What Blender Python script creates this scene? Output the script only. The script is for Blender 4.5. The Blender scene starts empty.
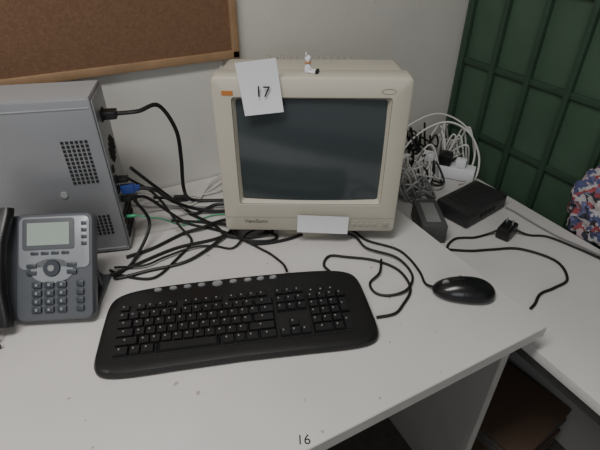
import bpy, bmesh, math, random
from mathutils import Matrix, Vector, noise
random.seed(4)
C = bpy.context.scene.collection
PI = math.pi

# ------------------------------------------------------------ materials
def mat(name, col, rough=0.5, var=0.0, scale=20, metal=0.0, bump=0.0, bscale=200, spec=0.5, col2=None, coat=0.0, specks=None):
    m = bpy.data.materials.new(name); m.use_nodes = True
    nt = m.node_tree; b = nt.nodes['Principled BSDF']
    b.inputs['Roughness'].default_value = rough
    b.inputs['Metallic'].default_value = metal
    b.inputs['Specular IOR Level'].default_value = spec
    b.inputs['Coat Weight'].default_value = coat
    tc = nt.nodes.new('ShaderNodeTexCoord')
    n = nt.nodes.new('ShaderNodeTexNoise'); n.inputs['Scale'].default_value = scale
    n.inputs['Detail'].default_value = 6
    nt.links.new(tc.outputs['Object'], n.inputs['Vector'])
    r = nt.nodes.new('ShaderNodeValToRGB')
    r.color_ramp.elements[0].position = 0.3; r.color_ramp.elements[1].position = 0.7
    c2 = col2 if col2 else tuple(c*(1-var) for c in col)
    r.color_ramp.elements[0].color = (*c2, 1); r.color_ramp.elements[1].color = (*col, 1)
    nt.links.new(n.outputs['Fac'], r.inputs['Fac'])
    out = r.outputs['Color']
    if specks:
        n3 = nt.nodes.new('ShaderNodeTexNoise'); n3.inputs['Scale'].default_value = 55; n3.inputs['Detail'].default_value = 1
        nt.links.new(tc.outputs['Object'], n3.inputs['Vector'])
        r3 = nt.nodes.new('ShaderNodeValToRGB'); r3.color_ramp.elements[0].position = .765; r3.color_ramp.elements[1].position = .80
        nt.links.new(n3.outputs['Fac'], r3.inputs['Fac'])
        mx = nt.nodes.new('ShaderNodeMix'); mx.data_type = 'RGBA'
        nt.links.new(r3.outputs['Color'], mx.inputs[0]); nt.links.new(out, mx.inputs[6]); mx.inputs[7].default_value = (*specks, 1)
        out = mx.outputs[2]
    nt.links.new(out, b.inputs['Base Color'])
    if bump:
        n2 = nt.nodes.new('ShaderNodeTexNoise'); n2.inputs['Scale'].default_value = bscale
        nt.links.new(tc.outputs['Object'], n2.inputs['Vector'])
        bp = nt.nodes.new('ShaderNodeBump'); bp.inputs['Strength'].default_value = bump
        bp.inputs['Distance'].default_value = 0.002
        nt.links.new(n2.outputs['Fac'], bp.inputs['Height'])
        nt.links.new(bp.outputs['Normal'], b.inputs['Normal'])
    return m

M_wall = mat('wall_paint', (.60,.58,.53), .75, .12, 3, bump=.25, bscale=60, specks=(.50,.47,.42))
M_wallL = mat('wall_paint_panel', (.62,.61,.575), .7, .12, 3, bump=.2, bscale=60)
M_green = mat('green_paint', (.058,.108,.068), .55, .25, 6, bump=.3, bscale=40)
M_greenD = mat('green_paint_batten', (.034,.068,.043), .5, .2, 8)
M_ceil = mat('ceiling_paint', (.6,.6,.58), .9)
M_floor = mat('floor_terrazzo', (.07,.06,.052), .7, .35, 40)
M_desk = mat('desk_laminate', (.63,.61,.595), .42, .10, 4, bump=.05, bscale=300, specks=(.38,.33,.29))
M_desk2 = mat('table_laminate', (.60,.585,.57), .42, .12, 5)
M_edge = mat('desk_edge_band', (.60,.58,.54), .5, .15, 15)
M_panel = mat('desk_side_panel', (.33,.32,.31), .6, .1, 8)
M_wood = mat('frame_wood', (.36,.225,.125), .5, .35, 14)
M_cork = mat('cork', (.175,.095,.052), .9, .0, 140, col2=(.135,.070,.037), bump=.5, bscale=300)
M_beige = mat('crt_plastic', (.49,.455,.375), .48, .07, 5, bump=.1, bscale=500)
M_beigeD = mat('crt_plastic_dark', (.33,.31,.26), .5, .05, 5)
M_screen = mat('crt_glass', (.042,.053,.056), .13, .05, 3, spec=.6)
M_screenrim = mat('crt_inner_bezel', (.06,.06,.06), .5)
M_black = mat('black_plastic', (.0095,.0092,.0095), .36, .2, 30, bump=.1, bscale=500)
M_key = mat('key_plastic', (.012,.012,.013), .34, .2, 30)
M_tray = mat('key_tray', (.004,.004,.004), .6)
M_legend = mat('key_legend', (.20,.20,.20), .6)
M_silver = mat('silver_plastic', (.30,.31,.32), .3, .05, 10, metal=.3)
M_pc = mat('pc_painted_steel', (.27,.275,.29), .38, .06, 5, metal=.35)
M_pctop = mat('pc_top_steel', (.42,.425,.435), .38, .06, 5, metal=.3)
M_pcback = mat('pc_back_steel', (.30,.31,.32), .4, .1, 30, metal=.6)
M_dark = mat('dark_hole', (.01,.01,.01), .8)
M_phone = mat('phone_grey', (.085,.092,.105), .4, .1, 20)
M_phoneface = mat('phone_face_silver', (.27,.285,.305), .35, .05, 20, metal=.2)
M_phonekey = mat('phone_key', (.035,.042,.055), .4)
M_lcd = mat('phone_lcd', (.31,.37,.33), .25, .05, 20)
M_cable = mat('cable_black', (.008,.008,.008), .5, .2, 30)
M_cablew = mat('cable_white', (.58,.57,.54), .5, .1, 30)
M_cableg = mat('cable_grey', (.22,.22,.22), .5, .1, 30)
M_cablegr = mat('cable_green', (.05,.35,.17), .5, .1, 30)
M_blue = mat('vga_blue', (.02,.045,.20), .45)
M_paper = mat('paper', (.70,.71,.74), .8, .03, 30)
M_ink = mat('ink', (.01,.01,.015), .7)
M_gbox = mat('adapter_grey', (.075,.075,.075), .5, .15, 30)
M_orange = mat('toy_orange', (.45,.16,.03), .5)
M_grey = mat('warm_grey_plastic', (.42,.41,.38), .5, .08, 10)
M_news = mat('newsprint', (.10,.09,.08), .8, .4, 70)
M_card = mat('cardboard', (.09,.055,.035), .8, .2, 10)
M_steel = mat('leg_steel', (.12,.12,.12), .4, .1, 10, metal=.5)

# ------------------------------------------------------------ helpers
def link(o, parent=None):
    C.objects.link(o)
    if parent: o.parent = parent
    return o
def group(name, loc=(0,0,0), rz=0):
    e = bpy.data.objects.new(name, None); e.empty_display_size = .05
    e.location = loc; e.rotation_euler = (0,0,math.radians(rz)); C.objects.link(e); return e
def mk(name, bm, m, parent=None, T=None, smooth=False, loc=None, rz=None):
    if T is not None: bmesh.ops.transform(bm, matrix=T, verts=bm.verts)
    bmesh.ops.recalc_face_normals(bm, faces=bm.faces)
    me = bpy.data.meshes.new(name); bm.to_mesh(me); bm.free()
    for x in (m if isinstance(m, (list,tuple)) else [m]): me.materials.append(x)
    if smooth:
        for p in me.polygons: p.use_smooth = True
        try: me.set_sharp_from_angle(angle=math.radians(42))
        except Exception: pass
    o = bpy.data.objects.new(name, me); link(o, parent)
    if loc: o.location = loc
    if rz is not None: o.rotation_euler = (0,0,math.radians(rz))
    return o
def addbox(bm, c, s, bev=0, T=None, mi=0, top=None):
    r = bmesh.ops.create_cube(bm, size=1)
    vs = r['verts']
    for v in vs:
        if top and v.co.z > 0:
            v.co.x *= top; v.co.y *= top
        v.co = Vector((v.co.x*s[0]+c[0], v.co.y*s[1]+c[1], v.co.z*s[2]+c[2]))
    fs = set(f for v in vs for f in v.link_faces)
    if bev:
        es = list(set(e for v in vs for e in v.link_edges))
        r2 = bmesh.ops.bevel(bm, geom=es, offset=bev, segments=2, affect='EDGES', profile=.6)
        fs = set(r2['faces']); vs = list(set(v for f in fs for v in f.verts))
        fs = set(f for v in vs for f in v.link_faces); vs = list(set(v for f in fs for v in f.verts))
    for f in fs: f.material_index = mi
    if T is not None: bmesh.ops.transform(bm, matrix=T, verts=vs)
def box(name, c, s, m, parent=None, bev=0, T=None, smooth=False):
    bm = bmesh.new(); addbox(bm, c, s, bev); return mk(name, bm, m, parent, T, smooth or bev>0)
def addcyl(bm, c, r, h, T=None, seg=24, r2=None, mi=0, sx=1, sy=1):
    q = bmesh.ops.create_cone(bm, cap_ends=True, segments=seg, radius1=r, radius2=r if r2 is None else r2, depth=h)
    for v in q['verts']:
        v.co = Vector((v.co.x*sx+c[0], v.co.y*sy+c[1], v.co.z+c[2]))
    for f in set(f for v in q['verts'] for f in v.link_faces): f.material_index = mi
    if T is not None: bmesh.ops.transform(bm, matrix=T, verts=q['verts'])
def rrect(w, h, r, n=6):
    pts = []
    for cx, cy, a0 in ((w/2-r,h/2-r,0),(-w/2+r,h/2-r,90),(-w/2+r,-h/2+r,180),(w/2-r,-h/2+r,270)):
        for i in range(n+1):
            a = math.radians(a0+90*i/n); pts.append((cx+r*math.cos(a), cy+r*math.sin(a)))
    return pts
def loft(bm, rings, cap0=True, cap1=True, mi=0):
    vr = [[bm.verts.new(p) for p in ring] for ring in rings]
    n = len(vr[0])
    for a, b in zip(vr, vr[1:]):
        for i in range(n):
            f = bm.faces.new((a[i], a[(i+1)%n], b[(i+1)%n], b[i])); f.material_index = mi
    if cap0: bm.faces.new(vr[0]).material_index = mi
    if cap1: bm.faces.new(vr[-1][::-1]).material_index = mi
    return vr
def spline(pts, k=8):
    P = [Vector(p) for p in pts]; P = [P[0]*2-P[1]] + P + [P[-1]*2-P[-2]]
    out = []
    for i in range(1, len(P)-2):
        a,b,c,d = P[i-1],P[i],P[i+1],P[i+2]
        for j in range(k):
            t = j/k
            out.append(.5*((2*b)+(c-a)*t+(2*a-5*b+4*c-d)*t*t+(3*b-a-3*c+d)*t**3))
    out.append(P[-2]); return out
def tube(bm, pts, r, seg=8, k=8, mi=0):
    S = spline(pts, k); up = Vector((0,0,1)); rings = []
    N = None
    for i, p in enumerate(S):
        t = (S[min(i+1,len(S)-1)] - S[max(i-1,0)])
        if t.length < 1e-9: t = Vector((1,0,0))
        t.normalize()
        if N is None:
            N = t.cross(up)
            if N.length < .1: N = t.cross(Vector((1,0,0)))
        N = (N - t*N.dot(t)); N.normalize(); B = t.cross(N)
        rings.append([p + N*r*math.cos(2*PI*j/seg) + B*r*math.sin(2*PI*j/seg) for j in range(seg)])
    loft(bm, rings, mi=mi)
def cable(name, pts, r, m, parent=None, z0=None):
    bm = bmesh.new()
    P = [(p[0], p[1], (p[2] if len(p)>2 else z0)) for p in pts]
    tube(bm, P, r); return mk(name, bm, m, parent, smooth=True)
def text(name, s, size, m, parent, T, ext=.0002, align='CENTER'):
    c = bpy.data.curves.new(name, 'FONT'); c.body = s; c.size = size; c.extrude = ext
    c.align_x = align; c.align_y = 'CENTER'
    o = bpy.data.objects.new(name, c); C.objects.link(o)
    bpy.context.view_layer.update()
    me = bpy.data.meshes.new_from_object(o); bpy.data.objects.remove(o)
    me.transform(T); me.materials.clear(); me.materials.append(m); me.name = name
    return link(bpy.data.objects.new(name, me), parent)
def R(a, ax): return Matrix.Rotation(math.radians(a), 4, ax)
def Tr(*v): return Matrix.Translation(v)
DZ = .75; D2 = .67      # desk and side-table heights

# ------------------------------------------------------------ room
box('wall_back', (-.3,1.25,1.3), (4.2,.12,2.6), M_wall)
box('wall_back_panel', (-.6,1.1885,1.3), (1.955,.004,2.6), M_wallL)
box('trim_1', (.381,1.186,1.3), (.012,.010,2.6), M_wall, bev=.002)
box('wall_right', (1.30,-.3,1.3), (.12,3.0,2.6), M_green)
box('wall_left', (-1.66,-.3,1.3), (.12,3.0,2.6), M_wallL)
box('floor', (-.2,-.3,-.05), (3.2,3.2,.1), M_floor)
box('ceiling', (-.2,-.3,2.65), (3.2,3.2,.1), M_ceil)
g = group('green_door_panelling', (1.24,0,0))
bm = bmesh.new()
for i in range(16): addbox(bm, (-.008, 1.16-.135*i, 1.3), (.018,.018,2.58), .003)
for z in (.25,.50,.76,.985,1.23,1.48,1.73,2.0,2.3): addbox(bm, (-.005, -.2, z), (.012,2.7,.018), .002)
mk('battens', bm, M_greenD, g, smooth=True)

# pinboard
g = group('pinboard', (0,1.186,0))
PB = 1.095
box('cork_panel', (-.35,-.006,PB+.39), (1.52,.010,.78), M_cork, g)
fw=.020
for n,c,s in (('frame_bottom',(-.35,-.009,PB),(1.56,.018,fw)),('frame_top',(-.35,-.009,PB+.79),(1.56,.018,fw)),
              ('frame_side_1',(.42,-.009,PB+.395),(fw,.018,.81)),('frame_side_2',(-1.12,-.009,PB+.395),(fw,.018,.81))):
    box(n, c, s, M_wood, g, bev=.003)

# ------------------------------------------------------------ desk
g = group('office_desk')
box('top', (-.25,.7475,DZ-.014), (1.90,.865,.028), [M_desk], g, bev=.0015)
box('edge_band_front', (-.25,.3145,DZ-.0145), (1.90,.001,.026), M_edge, g)
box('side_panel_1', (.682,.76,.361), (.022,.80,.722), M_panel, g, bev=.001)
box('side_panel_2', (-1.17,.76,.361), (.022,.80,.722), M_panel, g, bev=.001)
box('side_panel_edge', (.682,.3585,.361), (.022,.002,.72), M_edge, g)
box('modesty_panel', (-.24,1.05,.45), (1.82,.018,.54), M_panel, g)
text('pencil_number', '16', .022, M_ink, g, Tr(.178,.330,DZ+.0002)@R(-25,'Z'))

g = group('side_table')
box('top', (.925,.46,D2-.0125), (.43,1.42,.025), M_desk2, g, bev=.0015)
box('side_panel', (1.115,.45,.322), (.020,1.35,.644), M_panel, g)
bm = bmesh.new()
for yy in (-.2,.60,1.12): addbox(bm, (.735,yy,.322),(.025,.025,.644),.002)
addbox(bm, (.735,.45,.625),(.02,1.3,.035),.002)
mk('steel_legs', bm, M_steel, g, smooth=True)
# bundle of old papers kept on the floor below the side table
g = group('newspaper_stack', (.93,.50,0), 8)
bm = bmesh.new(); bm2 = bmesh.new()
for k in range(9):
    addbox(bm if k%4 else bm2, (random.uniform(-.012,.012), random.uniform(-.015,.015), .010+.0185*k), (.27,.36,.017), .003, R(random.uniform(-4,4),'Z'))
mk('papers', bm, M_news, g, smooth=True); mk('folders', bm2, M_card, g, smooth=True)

# ------------------------------------------------------------ monitor
ML=(.4215,.760,DZ)
mon = group('crt_monitor', ML, -28.5)
Wm, Hm = .396, .362
T = Tr(0,0,.033)@R(-.5,'X')          # head tilted about its lower front edge
def ring(w,h,r,y,dz=0): return [Vector((x, y, z+Hm/2+dz)) for x,z in rrect(w,h,r)]
bm = bmesh.new()
ow, oh, oz = .314, .242, .017
loft(bm, [ring(ow-.014,oh-.014,.006,.020,oz), ring(ow,oh,.006,.004,oz), ring(ow+.006,oh+.006,.007,.0,oz),
          ring(Wm-.012,Hm-.012,.008,.0), ring(Wm-.003,Hm-.003,.010,.003), ring(Wm,Hm,.012,.009),
          ring(Wm,Hm,.012,.050), ring(Wm-.006,Hm-.006,.012,.054)], False, False)
mk('front_bezel', bm, M_beige, mon, T, True)
bm = bmesh.new()
loft(bm, [ring(Wm-.010,Hm-.010,.012,.050), ring(Wm-.016,Hm-.012,.016,.150), ring(Wm-.034,Hm-.024,.03,.175,-.004), ring(.335,.31,.035,.26,-.008),
          ring(.29,.26,.04,.36,-.020), ring(.27,.24,.04,.375,-.020)], False, True)
mk('rear_housing', bm, M_beige, mon, T, True)
bm = bmesh.new()
loft(bm, [ring(ow+.004,oh+.004,.007,.0012,oz), ring(ow-.004,oh-.004,.006,.012,oz), ring(ow-.016,oh-.016,.006,.018,oz)], False, False)
mk('inner_rim', bm, M_screenrim, mon, T@Tr(0,-.0005,0), True)
bm = bmesh.new(); nx, nz = 20, 16; V = {}
for i in range(nx+1):
    for j in range(nz+1):
        x = (i/nx-.5)*(ow-.008); z = (j/nz-.5)*(oh-.008)
        V[i,j] = bm.verts.new((x, .006+.010*((x/.16)**2*.6+(z/.12)**2*.4), z+Hm/2+oz))
for i in range(nx):
    for j in range(nz): bm.faces.new((V[i,j],V[i+1,j],V[i+1,j+1],V[i,j+1]))
mk('screen_glass', bm, M_screen, mon, T, True)
# vents on the top of the rear housing
bm = bmesh.new()
for i in range(14): addbox(bm, (-.10+i*.0154, .22, Hm-.026), (.006,.06,.004))
mk('top_vents', bm, M_beigeD, mon, T)
bm = bmesh.new()
for i in range(5): addbox(bm, (.085+i*.016, -.001, .022), (.011,.004,.006), .001)
addbox(bm, (.175,-.001,.024), (.014,.005,.012), .002)
addbox(bm, (0,-.0004,.040), (Wm-.012,.0014,.0012))
mk('control_buttons', bm, M_beigeD, mon, T, True)
text('maker_mark', 'ViewSonic', .013, M_screenrim, mon, T@Tr(-.125,-.0006,.028)@R(90,'X'))
box('corner_badge', (-.166,-.0006,.330), (.022,.001,.009), M_orange, mon, T=T)
bm = bmesh.new(); tube(bm, [(.150+.014*math.cos(a*PI/6),-.0004,.335+.005*math.sin(a*PI/6)) for a in range(13)], .0007, 6, 3); mk('corner_emblem', bm, M_beigeD, mon, T, True)
# swivel stand
bm = bmesh.new()
def disc(rx,ry,z,yo=.15): return [Vector((rx*math.cos(a*PI/20), yo+ry*math.sin(a*PI/20), z)) for a in range(40)]
loft(bm, [disc(.125,.125,0), disc(.125,.125,.010), disc(.11,.11,.018), disc(.085,.09,.024), disc(.09,.10,.036)])
mk('swivel_stand', bm, M_beige, mon, None, True)
# label stuck along the bottom of the bezel
def sheet(bm, w, h, T, curl=.003, n=8, yoff=0):
    V = {}
    for i in range(n+1):
        for j in range(n+1):
            x=(i/n-.5)*w; z=(j/n-.5)*h
            V[i,j]=bm.verts.new(T@Vector((x, yoff-curl*((j/n-.5)**2*4*.6+(i/n)*.3*(1-j/n)), z)))
    for i in range(n):
        for j in range(n): bm.faces.new((V[i,j],V[i+1,j],V[i+1,j+1],V[i,j+1]))
note = bmesh.new(); sheet(note, .118, .048, T@Tr(.030,-.006,.025)@R(2,'Y'), .002)
mk('stuck_label', note, M_paper, mon)

# numbered paper note, taped to the monitor
g = group('paper_note', ML, -28.5)
NT = T@Tr(-.100,-.0065,.343)@R(-7,'Y')
bm = bmesh.new(); sheet(bm, .078, .104, NT, .004); mk('paper_sheet', bm, M_paper, g)
text('handwriting', '17', .030, M_ink, g, NT@Tr(.004,-.0048,-.008)@R(90,'X')@R(-8,'Z'), .0004)

# figurine on the monitor
fg = T@Tr(-.008,.030,Hm)
g = group('toy_figurine', ML, -28.5)
bm = bmesh.new()
def prof(bm, pr, c, T, seg=14):
    loft(bm, [[Vector((c[0]+r*math.cos(2*PI*i/seg), c[1]+r*math.sin(2*PI*i/seg), c[2]+z)) for i in range(seg)] for z, r in pr])
prof(bm, [(0,.003),(.001,.0065),(.006,.0075),(.012,.006),(.017,.0042),(.019,.0035),(.021,.005),(.025,.0065),(.029,.006),(.032,.0035),(.033,.001)], (0,0,0), None)
tube(bm, [(0,-.004,.004),(.006,-.008,.003),(.014,-.009,.0025)], .003)
tube(bm, [(0,.004,.004),(.008,.003,.003),(.016,.002,.0025)], .003)
tube(bm, [(0,-.005,.015),(.005,-.008,.010),(.009,-.008,.006)], .0018)
tube(bm, [(-.003,.005,.031),(-.004,.006,.037)], .0015); tube(bm, [(-.003,-.004,.031),(-.004,-.005,.037)], .0015)
mk('figure_body', bm, M_paper, g, fg, True)
bm = bmesh.new(); addcyl(bm,(.017,-.009,.003),.0035,.006,seg=12); addcyl(bm,(.019,.002,.003),.0035,.006,seg=12)
addcyl(bm,(.0055,-.003,.026),.001,.002,seg=8); mk('figure_feet', bm, M_ink, g, fg, True)
bm = bmesh.new(); tube(bm, [(.0045,-.004,.0195),(.0045,.004,.0195),(-.004,.004,.0195),(-.004,-.004,.0195),(.0045,-.004,.0195)], .0015); mk('figure_scarf', bm, M_orange, g, fg, True)

# ------------------------------------------------------------ keyboard
kb = group('computer_keyboard', (.179,.5935,DZ), -18.5)
def kout(inset, n=96):
    pts=[]
    for i in range(n):
        a = 2*PI*i/n; ca, sa = math.cos(a), math.sin(a)
        e = 2/7.0
        x = math.copysign(abs(ca)**e, ca)*(.254-inset); y = math.copysign(abs(sa)**e, sa)*(.095-inset)
        if y < 0: y -= .010*(abs(x)/.25)**2*1.0 - .002; x *= 1+.012*(-y/.09)
        else: y += .008*(1-(x/.25)**2); x *= 1-.020*(y/.09)
        pts.append((x,y))
    return pts
def kz(y): return .016+.016*(y+.1)/.2
def kring(ins, dz, flat=None): return [Vector((x,y, (kz(y)+dz) if flat is None else flat)) for x,y in kout(ins)]
bm = bmesh.new()
loft(bm, [kring(.004,0,0.0), kring(.0,0,.004), kring(0,-.006), kring(.003,-.001), kring(.008,0), kring(.016,.0005)], True, True)
mk('case', bm, M_black, kb, None, True)
slope = math.degrees(math.atan(.016/.2))
KT = Tr(0,0,kz(0))@R(slope,'X')
u=.0194
bmt = bmesh.new(); bk = bmesh.new(); bl = bmesh.new()
x0=-.224
def key(x, y, w, h=1, hh=.0075, leg=True):
    addbox(bk, (x+w*u/2, y, .0015+hh/2), (w*u-.0016, h*u-.0018, hh), 0, KT, top=.84)
    if leg: addbox(bl, (x+w*u/2-.003, y+.003, .0016+hh), (.0026,.0034,.0003), 0, KT)
rowy = [-.056+u*i for i in range(5)]
main = [[1.5,1,1.25,6,1.25,1,1.25,1.75],[2.25]+[1]*10+[2.75],[1.75]+[1]*11+[2.25],[1.5]+[1]*12+[1.5],[1]*13+[2]]
for y,row in zip(rowy, main):
    x=x0
    for w in row: key(x,y,w, leg=w<5); x+=w*u
fy = rowy[4]+u*1.1
x=x0
for i in range(13):
    key(x, fy, 1.0, .72, .0055); x += u*(1.0 if i%4 else 1.5)
nx0 = x0+15.2*u
for i,y in ((3,rowy[3]),(4,rowy[4])):
    for k in range(3): key(nx0+k*u, y, 1)
for k in range(3): key(nx0+k*u, rowy[0], 1)
key(nx0+u, rowy[1], 1)
for k in range(3): key(nx0+k*u, fy, 1, .72, .0055)
px0 = nx0+3.2*u
for k in range(4): key(px0+k*u, rowy[4], 1)
for r_ in (1,2,3):
    for k in range(3): key(px0+k*u, rowy[r_], 1)
key(px0, rowy[0], 2); key(px0+2*u, rowy[0], 1)
key(px0+3*u, rowy[2]+u*.5, 1, 2); key(px0+3*u, rowy[0]+u*.5, 1, 2)
mk('keys', bk, M_key, kb); mk('key_legends', bl, M_legend, kb)
bm = bmesh.new()
addbox(bm, (x0+7.5*u, rowy[2]+.009, .0009), (15.1*u, 6.1*u,.0014), 0, KT)
addbox(bm, (nx0+1.5*u, rowy[2]+.009, .0009), (3.1*u, 6.1*u,.0014), 0, KT)
addbox(bm, (px0+2*u, rowy[2], .0009), (4.1*u, 5.2*u,.0014), 0, KT)
mk('key_wells', bm, M_tray, kb)
bm = bmesh.new()
for i,xx in enumerate([-.158,-.128,-.100,-.072,-.008,.022,.048,.074]):
    addcyl(bm, (xx, .0845+.004*(1-(xx/.25)**2)*1.2, .0015), .0085, .004, KT, sx=1, sy=.5, r2=.0065)
addcyl(bm, (-.040,.088,.002), .0115, .005, KT, sx=1, sy=.6, r2=.009)
mk('media_buttons', bm, M_silver, kb, None, True)
bm = bmesh.new()
for k in range(3): addcyl(bm, (px0+.012+k*.02, fy, .001), .002, .002, KT, seg=10)
mk('status_lamps', bm, M_legend, kb)

# ------------------------------------------------------------ mouse
ms = group('computer_mouse', (.618,.455,DZ), -33)
bm = bmesh.new()
bmesh.ops.create_uvsphere(bm, u_segments=40, v_segments=24, radius=1)
for v in bm.verts:
    x,y,z = v.co
    zz = z*.031 if z>0 else z*.010
    w = .0345*(1+.10*x)
    v.co = Vector((x*.064, y*w*(1-.06*math.cos(3*x)), zz*(1+.12*x)+.010))
mk('shell', bm, mat('mouse_gloss', (.008,.008,.009), .24, .1, 20), ms, None, True)
bm = bmesh.new()
tube(bm, [(-.0643,0,.016),(-.049,0,.0305),(-.02,0,.0400),(-.004,0,.0425)], .0007)
tube(bm, [(-.006,-.031,.0245),(-.006,-.0175,.0365),(-.006,0,.0415),(-.006,.0175,.0365),(-.006,.031,.0245)], .0006)
mk('button_seams', bm, M_tray, ms, None, True)
bm = bmesh.new(); addcyl(bm,(0,0,0),.0085,.006, Tr(-.038,0,.028)@R(90,'X')); mk('scroll_wheel', bm, M_cableg, ms, None, True)

# ------------------------------------------------------------ desk phone
ph = group('desk_phone', (-.135,.746,DZ), -23)
PT = Tr(0,0,.0195)@R(50,'X')      # local: x right, y up the face, z out of the face
PW, PL = .145, .205
def pr(w,l,r,z,cx=0,cy=PL/2): return [Vector((cx+x, cy+y, z)) for x,y in rrect(w,l,r)]
bm = bmesh.new()
loft(bm, [pr(PW-.008,PL-.008,.012,-.028), pr(PW,PL,.014,-.020), pr(PW,PL,.014,-.004), pr(PW-.006,PL-.006,.012,0)])
mk('body', bm, M_phone, ph, PT, True)
bm = bmesh.new()
loft(bm, [pr(PW-.014,.100,.012,.0,0,PL-.057), pr(PW-.014,.100,.012,.002,0,PL-.057), pr(PW-.020,.094,.010,.003,0,PL-.057)])
addcyl(bm, (-.004,.094,.001), .028,.004, sx=1.5, sy=.9, r2=.026)
mk('face_plate', bm, M_phoneface, ph, PT, True)
bm = bmesh.new()
loft(bm, [pr(.096,.060,.005,.002,-.010,PL-.040), pr(.096,.060,.005,.0045,-.010,PL-.040), pr(.090,.054,.004,.0048,-.010,PL-.040)])
mk('display_frame', bm, M_phone, ph, PT, True)
bm = bmesh.new(); addbox(bm, (-.010,PL-.040,.0048),(.078,.043,.001)); mk('display', bm, M_lcd, ph, PT)
bm = bmesh.new()
for k in range(4): addbox(bm, (-.036+k*.019,PL-.077,.0035),(.014,.006,.003),.001)
for k in range(4): addbox(bm, (.056,PL-.022-k*.013,.0035),(.010,.007,.003),.001)
addcyl(bm, (-.004,.099,.004), .017,.005, r2=.015)
for sx_ in (-1,1):
    for k in range(2): addbox(bm, (-.004+sx_*.037,.104-k*.013,.004),(.018,.008,.004),.0015)
for r_ in range(4):
    for c_ in range(3): addbox(bm, (-.032+c_*.023,.068-r_*.0155,.003),(.0175,.0115,.005),.002)
for r_ in range(4): addbox(bm, (.048,.068-r_*.0155,.003),(.014,.0105,.005),.002)
mk('keys', bm, M_phonekey, ph, PT, True)
bm = bmesh.new(); addcyl(bm, (-.004,.099,.0068), .006,.002)
for r_ in range(4):
    for c_ in range(3): addbox(bm, (-.032+c_*.023,.068-r_*.0155,.0056),(.004,.005,.0004))
mk('key_marks', bm, M_silver, ph, PT)
# cradle and handset on the left of the body
bm = bmesh.new()
loft(bm, [pr(.062,PL,.014,-.028,-.098), pr(.066,PL,.014,-.018,-.098), pr(.062,PL-.006,.012,-.008,-.098)])
mk('cradle', bm, M_phone, ph, PT, True)
bm = bmesh.new()
secs = []
for t in [i/20 for i in range(21)]:
    y = -.006+t*.222; e = abs(2*t-1)
    w = .046+.012*max(0,(e-.45)/.55)**.6*(1 if e<.98 else .7); h = .020+.004*e
    zc = .030-.016*e**2
    secs.append([Vector((-.097+x, y, zc+z)) for x,z in rrect(w,h,.009,4)])
loft(bm, secs); mk('handset', bm, M_black, ph, PT, True)
bm = bmesh.new()
addbox(bm, (-.02,.10,.055),(.16,.012,.10),.003); addbox(bm, (-.02,.085,.0055),(.17,.11,.010),.003)
mk('foot_stand', bm, M_phone, ph, None, True)
bm = bmesh.new()
pts=[(-.1-.01*math.sin(i*.3)+.007*math.cos(i*1.6), -.03-.001*i, .0095+.007*math.sin(i*1.6)) for i in range(60)]
tube(bm, [(-.1,-.004,.024)]+pts, .0018, 6, 4); mk('coiled_cord', bm, M_black, ph, None, True)

# ------------------------------------------------------------ PC
PA=-17; PX,PY=.033,.925
pc = group('desktop_computer', (PX,PY,DZ), PA)   # origin: lower right front edge; runs to -x, depth +y
L_, Dp, Hp = .40, .11, .360
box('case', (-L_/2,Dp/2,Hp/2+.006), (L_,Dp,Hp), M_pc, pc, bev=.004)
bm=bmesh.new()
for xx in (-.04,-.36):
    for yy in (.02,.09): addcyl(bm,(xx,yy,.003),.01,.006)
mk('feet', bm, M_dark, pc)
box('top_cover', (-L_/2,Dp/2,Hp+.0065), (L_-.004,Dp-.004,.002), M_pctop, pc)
box('front_fascia', (-L_-.012,Dp/2,Hp/2+.006), (.024,Dp+.004,Hp+.004), M_black, pc, bev=.006)
bm = bmesh.new()
for cx,cz,nx_,nz_ in ((-.045,.240,6,11),(-.080,.085,14,6)):
    for i in range(nx_):
        for j in range(nz_):
            addbox(bm, (cx+(i-nx_/2)*.009, -.0005, cz+(j-nz_/2)*.009), (.0055,.002,.0055))
mk('side_vents', bm, M_dark, pc)
bm = bmesh.new(); addcyl(bm,(0,0,0),.007,.003, Tr(-.10,-.001,.165)@R(90,'X'))
addbox(bm,(-L_/2,-.0005,Hp-.012),(L_-.01,.002,.002)); addbox(bm,(-L_/2,-.0005,.015),(L_-.01,.002,.002))
mk('panel_trim', bm, M_pctop, pc, None, True)
box('rear_plate', (.0015,Dp/2,Hp/2+.006), (.003,Dp-.010,Hp-.012), M_pcback, pc, bev=.001)
PZ=Hp-.045
bm = bmesh.new()
for i in range(4): addbox(bm, (.004,.055,.036+.019*i),(.003,.085,.010))
for i in range(7):
    for j in range(7):
        if (i-3)**2+(j-3)**2<12: addbox(bm,(.0035,.06+(i-3)*.0085,.235+(j-3)*.0085),(.002,.006,.006))
addbox(bm,(.004,.05,PZ),(.004,.028,.022)); addbox(bm,(.004,.022,.18),(.004,.016,.014)); addbox(bm,(.004,.022,.155),(.004,.016,.014))
addbox(bm,(.004,.022,.205),(.004,.014,.014))
mk('ports', bm, M_dark, pc)
bm = bmesh.new()
addbox(bm,(.018,.05,PZ),(.030,.024,.018),.004); mk('power_plug', bm, M_black, pc, None, True)
bm = bmesh.new(); addbox(bm,(.022,.03,.150),(.030,.012,.022),.003); addbox(bm,(.042,.03,.150),(.014,.009,.014),.003); mk('video_plug', bm, M_blue, pc, None, True)
bm = bmesh.new(); addbox(bm,(.014,.03,.125),(.022,.010,.012),.002); addbox(bm,(.016,.03,.175),(.024,.016,.012),.002); addbox(bm,(.016,.07,.105),(.026,.014,.012),.002); mk('usb_plugs', bm, M_black, pc, None, True)
bm = bmesh.new(); addcyl(bm,(0,0,0),.004,.022,Tr(.014,.03,.078)@R(90,'Y'),seg=12); mk('audio_plug', bm, M_cablegr, pc, None, True)

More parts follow.
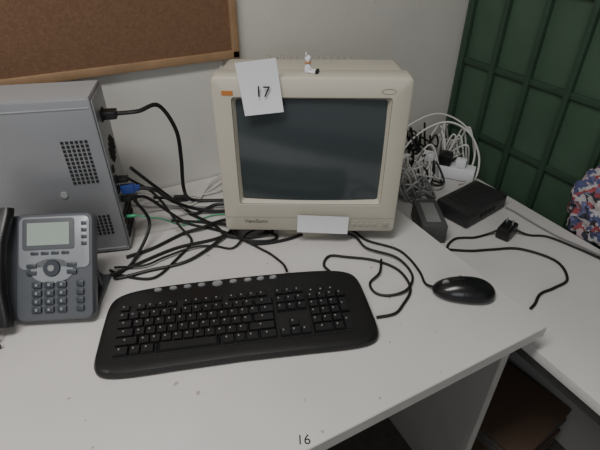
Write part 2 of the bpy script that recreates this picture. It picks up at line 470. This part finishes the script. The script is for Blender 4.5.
def pcw(x,y,z):
    a=math.radians(PA); return (PX+x*math.cos(a)-y*math.sin(a), PY+x*math.sin(a)+y*math.cos(a), DZ+z)
# ------------------------------------------------------------ cables
z=DZ+.0045
cable('power_cord', [pcw(.030,.05,PZ), pcw(.075,.05,PZ+.002), (.165,.97,1.065), (.195,.98,1.00),(.20,1.0,.92),(.20,1.03,.82),(.22,1.06,.765),(.275,1.045,z),(.33,1.02,z)], .0046, M_cable)
cable('video_cable', [pcw(.046,.03,.150), pcw(.080,.03,.14), (.15,.98,.83),(.20,1.0,.78),(.26,.985,z+.004),(.33,.96,z+.004)], .0046, M_cable)
cb = group('computer_cables')
cable('keyboard_cable_1', [(-.05,.905,z),(-.035,.855,z),(.019,.860,z),(.127,.881,z),(.223,.873,z),(.285,.885,z),(.33,.90,z)], .0038, M_cable, cb)
cable('keyboard_cable_2', [pcw(.028,.03,.125),(.09,.94,.80),(.03,.875,z),(-.015,.838,z),(.057,.829,z),(.146,.823,z),(.245,.867,z+.005),(.289,.90,z+.003),(.34,.91,z)], .0038, M_cable, cb)
cable('network_cable', [pcw(.028,.07,.105),(.11,1.0,.83),(.18,.97,.757),(.245,.90,z),(.285,.83,z+.004),(.316,.804,z),(.384,.791,z),(.439,.80,z),(.46,.83,z)], .0038, M_cable, cb)
cable('usb_cable', [pcw(.028,.03,.175),(.12,.96,.86),(.155,.93,.78),(.17,.89,z),(.12,.84,z),(.06,.80,z),(.005,.835,z),(-.02,.87,z)], .003, M_cable, cb)
cable('spare_power_lead', [pcw(.03,.07,.18),(.12,1.03,.86),(.17,1.04,.79),(.21,1.00,z+.004),(.27,1.01,z+.007),(.32,.99,z+.006)], .0042, M_cable, cb)
cable('spare_power_lead_2', [(.02,.90,z),(.08,.905,z),(.16,.93,z),(.21,.925,z+.006),(.26,.935,z+.004),(.31,.925,z+.006)], .0042, M_cable, cb)
cable('speaker_lead', [(-.01,.87,z+.004),(.05,.845,z+.005),(.10,.855,z+.004),(.17,.86,z+.004),(.215,.845,z),(.25,.82,z),(.30,.85,z+.007),(.35,.86,z)], .0026, M_cable, cb)
cable('coupled_leads', [(.20,1.01,z),(.24,.93,z),(.25,.87,z+.006),(.29,.845,z),(.33,.83,z+.006),(.36,.84,z),(.37,.87,z)], .0040, M_cable, cb)
cable('coupled_leads_2', [(.15,1.0,z),(.22,.955,z),(.27,.90,z+.008),(.275,.845,z+.006),(.30,.815,z+.006),(.34,.80,z+.004),(.36,.815,z),(.345,.85,z)], .0034, M_cable, cb)
cable('keyboard_lead', [(.33,.93,z),(.27,.875,z+.006),(.300,.80,z),(.317,.761,z),(.327,.72,z),(.325,.697,z+.006),(.318,.672,z+.014)], .0028, M_cable, cb)
cable('network_lead_green', [pcw(.024,.03,.078), (.12,.95,.80),(.17,.965,.756),(.25,.975,z),(.31,.95,z)], .0016, M_cablegr, cb)
for i,(a,b) in enumerate(((1.10,1.13),(1.12,1.10),(1.07,1.15))):
    cable('white_lead_%d'%i, [(.06,a,.82-.02*i),(.14,a+.01,.775),(.22,a-.02,z),(.30,b-.02,z+.004*i),(.37,b+.01,z+.01),(.45,b,z)], .0030, M_cablew, cb)
cable('grey_lead', [(.06,1.05,.80),(.12,1.06,.77),(.19,1.05,z),(.25,1.02,z),(.31,.99,z)], .003, M_cableg, cb)
bm = bmesh.new(); addbox(bm,(0,0,0),(.045,.022,.016),.004,Tr(.325,1.02,z+.006)@R(-30,'Z')); mk('connector_block', bm, M_black, cb, None, True)
bm = bmesh.new(); addbox(bm,(0,0,0),(.04,.018,.014),.004,Tr(.20,1.09,z+.004)@R(-20,'Z'));addbox(bm,(0,0,0),(.035,.018,.014),.004,Tr(.15,1.12,z+.004)@R(10,'Z')); mk('connector_block_2', bm, M_black, cb, None, True)
cable('mouse_cable', [(.49,.80,z),(.535,.752,z),(.545,.700,z),(.586,.642,z),(.592,.60,z),(.583,.55,z),(.569,.515,z),(.570,.492,z+.008)], .0028, M_cable)
g2 = group('keyboard_cable')
cable('loop', [(.404,.628,z+.008),(.408,.668,z),(.435,.689,z),(.468,.668,z),(.519,.627,z),(.545,.575,z),(.531,.517,z),(.485,.485,z),(.456,.474,z),(.420,.482,z)], .0030, M_cable, g2)
cable('spare_loop', [(.50,.78,z),(.525,.720,z+.004),(.525,.67,z+.004),(.565,.61,z+.004),(.562,.55,z),(.520,.515,z+.004),(.480,.52,z),(.458,.540,z),(.465,.57,z),(.50,.585,z+.004),(.53,.62,z+.004)], .0028, M_cable, g2)

# ------------------------------------------------------------ side-table things
z2=D2+.004
tc_ = group('adapter_cable')
cable('lead_1', [(.775,.655,z2+.004),(.80,.672,z2),(.83,.680,z2),(.855,.672,z2),(.88,.66,z2),(.92,.655,z2),(.945,.645,z2+.012)], .0032, M_cable, tc_)
cable('lead_2', [(.745,.685,z2),(.77,.660,z2),(.826,.622,z2),(.88,.60,z2),(.949,.567,z2),(.989,.491,z2),(.955,.432,z2),(.90,.425,z2),(.853,.426,z2),(.815,.41,z2),(.793,.404,z2)], .0034, M_cable, tc_)
cable('lead_3', [(.99,.63,z2+.012),(1.02,.60,z2),(1.06,.57,z2),(1.085,.50,z2),(1.10,.44,z2),(1.12,.36,z2)], .0032, M_cable, tc_)
cable('lead_4', [(1.075,.73,z2),(1.08,.70,z2),(1.08,.64,z2),(1.085,.56,z2),(1.10,.50,z2),(1.13,.36,z2)], .0026, M_cableg, tc_)
pg = group('power_plug', (.967,.632,D2), 20)
bm = bmesh.new(); addbox(bm,(0,0,.0175),(.062,.038,.034),.007); addbox(bm,(-.02,.0,.038),(.032,.024,.014),.004); mk('plug_body', bm, M_black, pg, None, True)
bm = bmesh.new()
for yy in (-.008,.008): addcyl(bm,(0,0,0),.0024,.018,Tr(.006,yy,.042),seg=10)
mk('pins', bm, M_silver, pg, None, True)
ag = group('power_adapter', (.795,.755,D2), 62)
bm = bmesh.new(); addbox(bm,(0,0,.0285),(.135,.068,.057),.006); mk('housing', bm, M_gbox, ag, None, True)
bm = bmesh.new(); addbox(bm,(.0,0,.0575),(.095,.038,.001)); mk('rating_label', bm, M_cableg, ag)
ag = group('network_router', (.972,.772,D2), 10)
bm = bmesh.new(); addbox(bm,(0,0,.026),(.190,.112,.045),.007)
for sx_ in (-.07,.07):
    for sy_ in (-.035,.035): addcyl(bm,(sx_,sy_,.002),.008,.004)
mk('housing', bm, mat('router_plastic',(.024,.024,.025),.45,.2,20), ag, None, True)
bm = bmesh.new()
for k in range(9): addbox(bm,(-.06+k*.015,.01,.049),(.006,.06,.0012))
for k in range(4): addbox(bm,(-.03+k*.02,-.0562,.024),(.013,.002,.012))
mk('vent_slots_and_ports', bm, M_dark, ag)
# power strip with plugs
sg = group('power_strip', (1.04,1.00,D2), -52)
bm = bmesh.new(); addbox(bm,(0,0,.021),(.25,.055,.04),.008); mk('strip_body', bm, M_paper, sg, None, True)
bm = bmesh.new()
for k in range(4):
    addcyl(bm,(-.08+k*.052,0,.0412),.018,.002)
mk('sockets', bm, M_grey, sg)
bm = bmesh.new(); addbox(bm,(-.028,0,.056),(.042,.034,.030),.006); addbox(bm,(.075,0,.054),(.034,.034,.026),.006); mk('white_plugs', bm, M_paper, sg, None, True)
bm = bmesh.new(); addbox(bm,(.024,0,.061),(.044,.044,.04),.008); mk('black_plug', bm, M_black, sg, None, True)
# tangle
tg = group('cable_tangle')
def tangle(name, cx, cy, zb, n, rr, r, m, hgt=.06, sx=1.0):
    bm = bmesh.new()
    for i in range(n):
        ph0=random.random()*6; pts=[]; ra=rr*(.5+random.random()*.6); ox=random.uniform(-.03,.03); oy=random.uniform(-.03,.03)
        for k in range(12):
            a=ph0+k*.75; q=ra*(.75+.3*math.sin(k*1.7+ph0))
            pts.append((min(cx+ox+q*math.cos(a)*sx,1.210), min(cy+oy+q*math.sin(a),1.175), zb+r+.001+hgt*abs(math.sin(k*1.1+ph0))*random.uniform(.2,1)))
        tube(bm, pts, r, 6, 6)
    mk(name, bm, m, tg, None, True)
tangle('white_coil', .91,.97,D2,8,.075,.0030,M_cablew,.12)
tangle('white_coil_b', 1.12,1.03,D2,5,.075,.0032,M_cablew,.14)
tangle('grey_coil', .86,.90,D2,6,.06,.0030,M_cableg,.08)
tangle('beige_coil', .84,.95,D2,7,.07,.0036,M_grey,.11)
tangle('black_coil', 1.02,1.10,D2,4,.06,.0034,M_cable,.15)
tangle('black_coil_b', .93,.98,D2,3,.07,.0032,M_cable,.10)
cable('white_arc', [(.93,1.10,z2),(1.00,1.08,.78),(1.08,1.04,.83),(1.13,.98,.81),(1.15,.93,.74),(1.12,.90,z2),(1.05,.90,z2)], .0034, M_cablew, tg)
cable('white_arc_b', [(.90,1.12,.74),(.99,1.12,.80),(1.09,1.09,.84),(1.16,1.03,.81),(1.17,.97,.75),(1.13,.93,z2)], .0030, M_cablew, tg)

# pile of fabric at the right
fm = bpy.data.materials.new('patterned_fabric'); fm.use_nodes=True; nt=fm.node_tree; b=nt.nodes['Principled BSDF']; b.inputs['Roughness'].default_value=.8
tc=nt.nodes.new('ShaderNodeTexCoord'); v=nt.nodes.new('ShaderNodeTexVoronoi'); v.inputs['Scale'].default_value=50
nn=nt.nodes.new('ShaderNodeTexNoise'); nn.inputs['Scale'].default_value=26
va=nt.nodes.new('ShaderNodeVectorMath'); va.operation='MULTIPLY_ADD'; va.inputs[1].default_value=(.10,.10,.10)
nt.links.new(tc.outputs['Object'],nn.inputs['Vector']); nt.links.new(nn.outputs['Color'],va.inputs[0]); nt.links.new(tc.outputs['Object'],va.inputs[2])
rp=nt.nodes.new('ShaderNodeValToRGB'); rp.color_ramp.interpolation='CONSTANT'
cols=[(.42,.41,.42),(.06,.07,.16),(.28,.06,.07),(.45,.40,.41),(.03,.03,.04),(.13,.13,.24),(.40,.30,.33),(.03,.03,.05),(.38,.36,.37)]
el=rp.color_ramp.elements
while len(el)<len(cols): el.new(.5)
for i,c in enumerate(cols): el[i].position=i/len(cols); el[i].color=(*c,1)
sp=nt.nodes.new('ShaderNodeSeparateColor')
nt.links.new(va.outputs[0],v.inputs['Vector']); nt.links.new(v.outputs['Color'],sp.inputs[0]); nt.links.new(sp.outputs[0],rp.inputs['Fac']); nt.links.new(rp.outputs[0],b.inputs['Base Color'])
def lump(name, loc, s, m, seed, parent=None, amp=.35):
    bm=bmesh.new(); bmesh.ops.create_icosphere(bm, subdivisions=5, radius=1)
    for vv in bm.verts:
        n_=noise.noise(vv.co*1.7+Vector((seed,0,0)))*amp+noise.noise(vv.co*5+Vector((seed,3,0)))*amp*.7
        vv.co*=1+n_; vv.co=Vector((vv.co.x*s[0],vv.co.y*s[1],max(vv.co.z,-.8)*s[2]+.8*s[2]))
    return mk(name,bm,m,parent,None,True,loc=loc)
lump('clothes_pile', (1.165,.530,D2+.001), (.040,.070,.105), fm, 3)
lump('crumpled_tissue', (1.120,.425,D2+.001), (.022,.032,.022), M_paper, 9)

# ------------------------------------------------------------ lights and camera
def area(name, loc, rot, size, sy, power, col):
    l=bpy.data.lights.new(name,'AREA'); l.shape='RECTANGLE'; l.size=size; l.size_y=sy; l.energy=power; l.color=col
    o=bpy.data.objects.new(name,l); o.location=loc; o.rotation_euler=[math.radians(a) for a in rot]; C.objects.link(o)
area('ceiling_light', (-.4,.2,2.55), (0,0,0), 1.2, .3, 29, (1,.975,.94))
area('window_light', (-1.0,-1.7,1.9), (65,0,-30), 1.0, 1.2, 11, (.94,.965,1))
w=bpy.data.worlds.new('world'); bpy.context.scene.world=w; w.use_nodes=True
w.node_tree.nodes['Background'].inputs[0].default_value=(.92,.95,1,1); w.node_tree.nodes['Background'].inputs[1].default_value=.26
cd=bpy.data.cameras.new('camera'); cd.sensor_width=36; cd.lens=453/600*36; cd.clip_start=.02
cam=bpy.data.objects.new('camera',cd); cam.location=(0,0,1.41); cam.rotation_euler=(math.radians(55),0,math.radians(-27.5))
C.objects.link(cam); bpy.context.scene.camera=cam
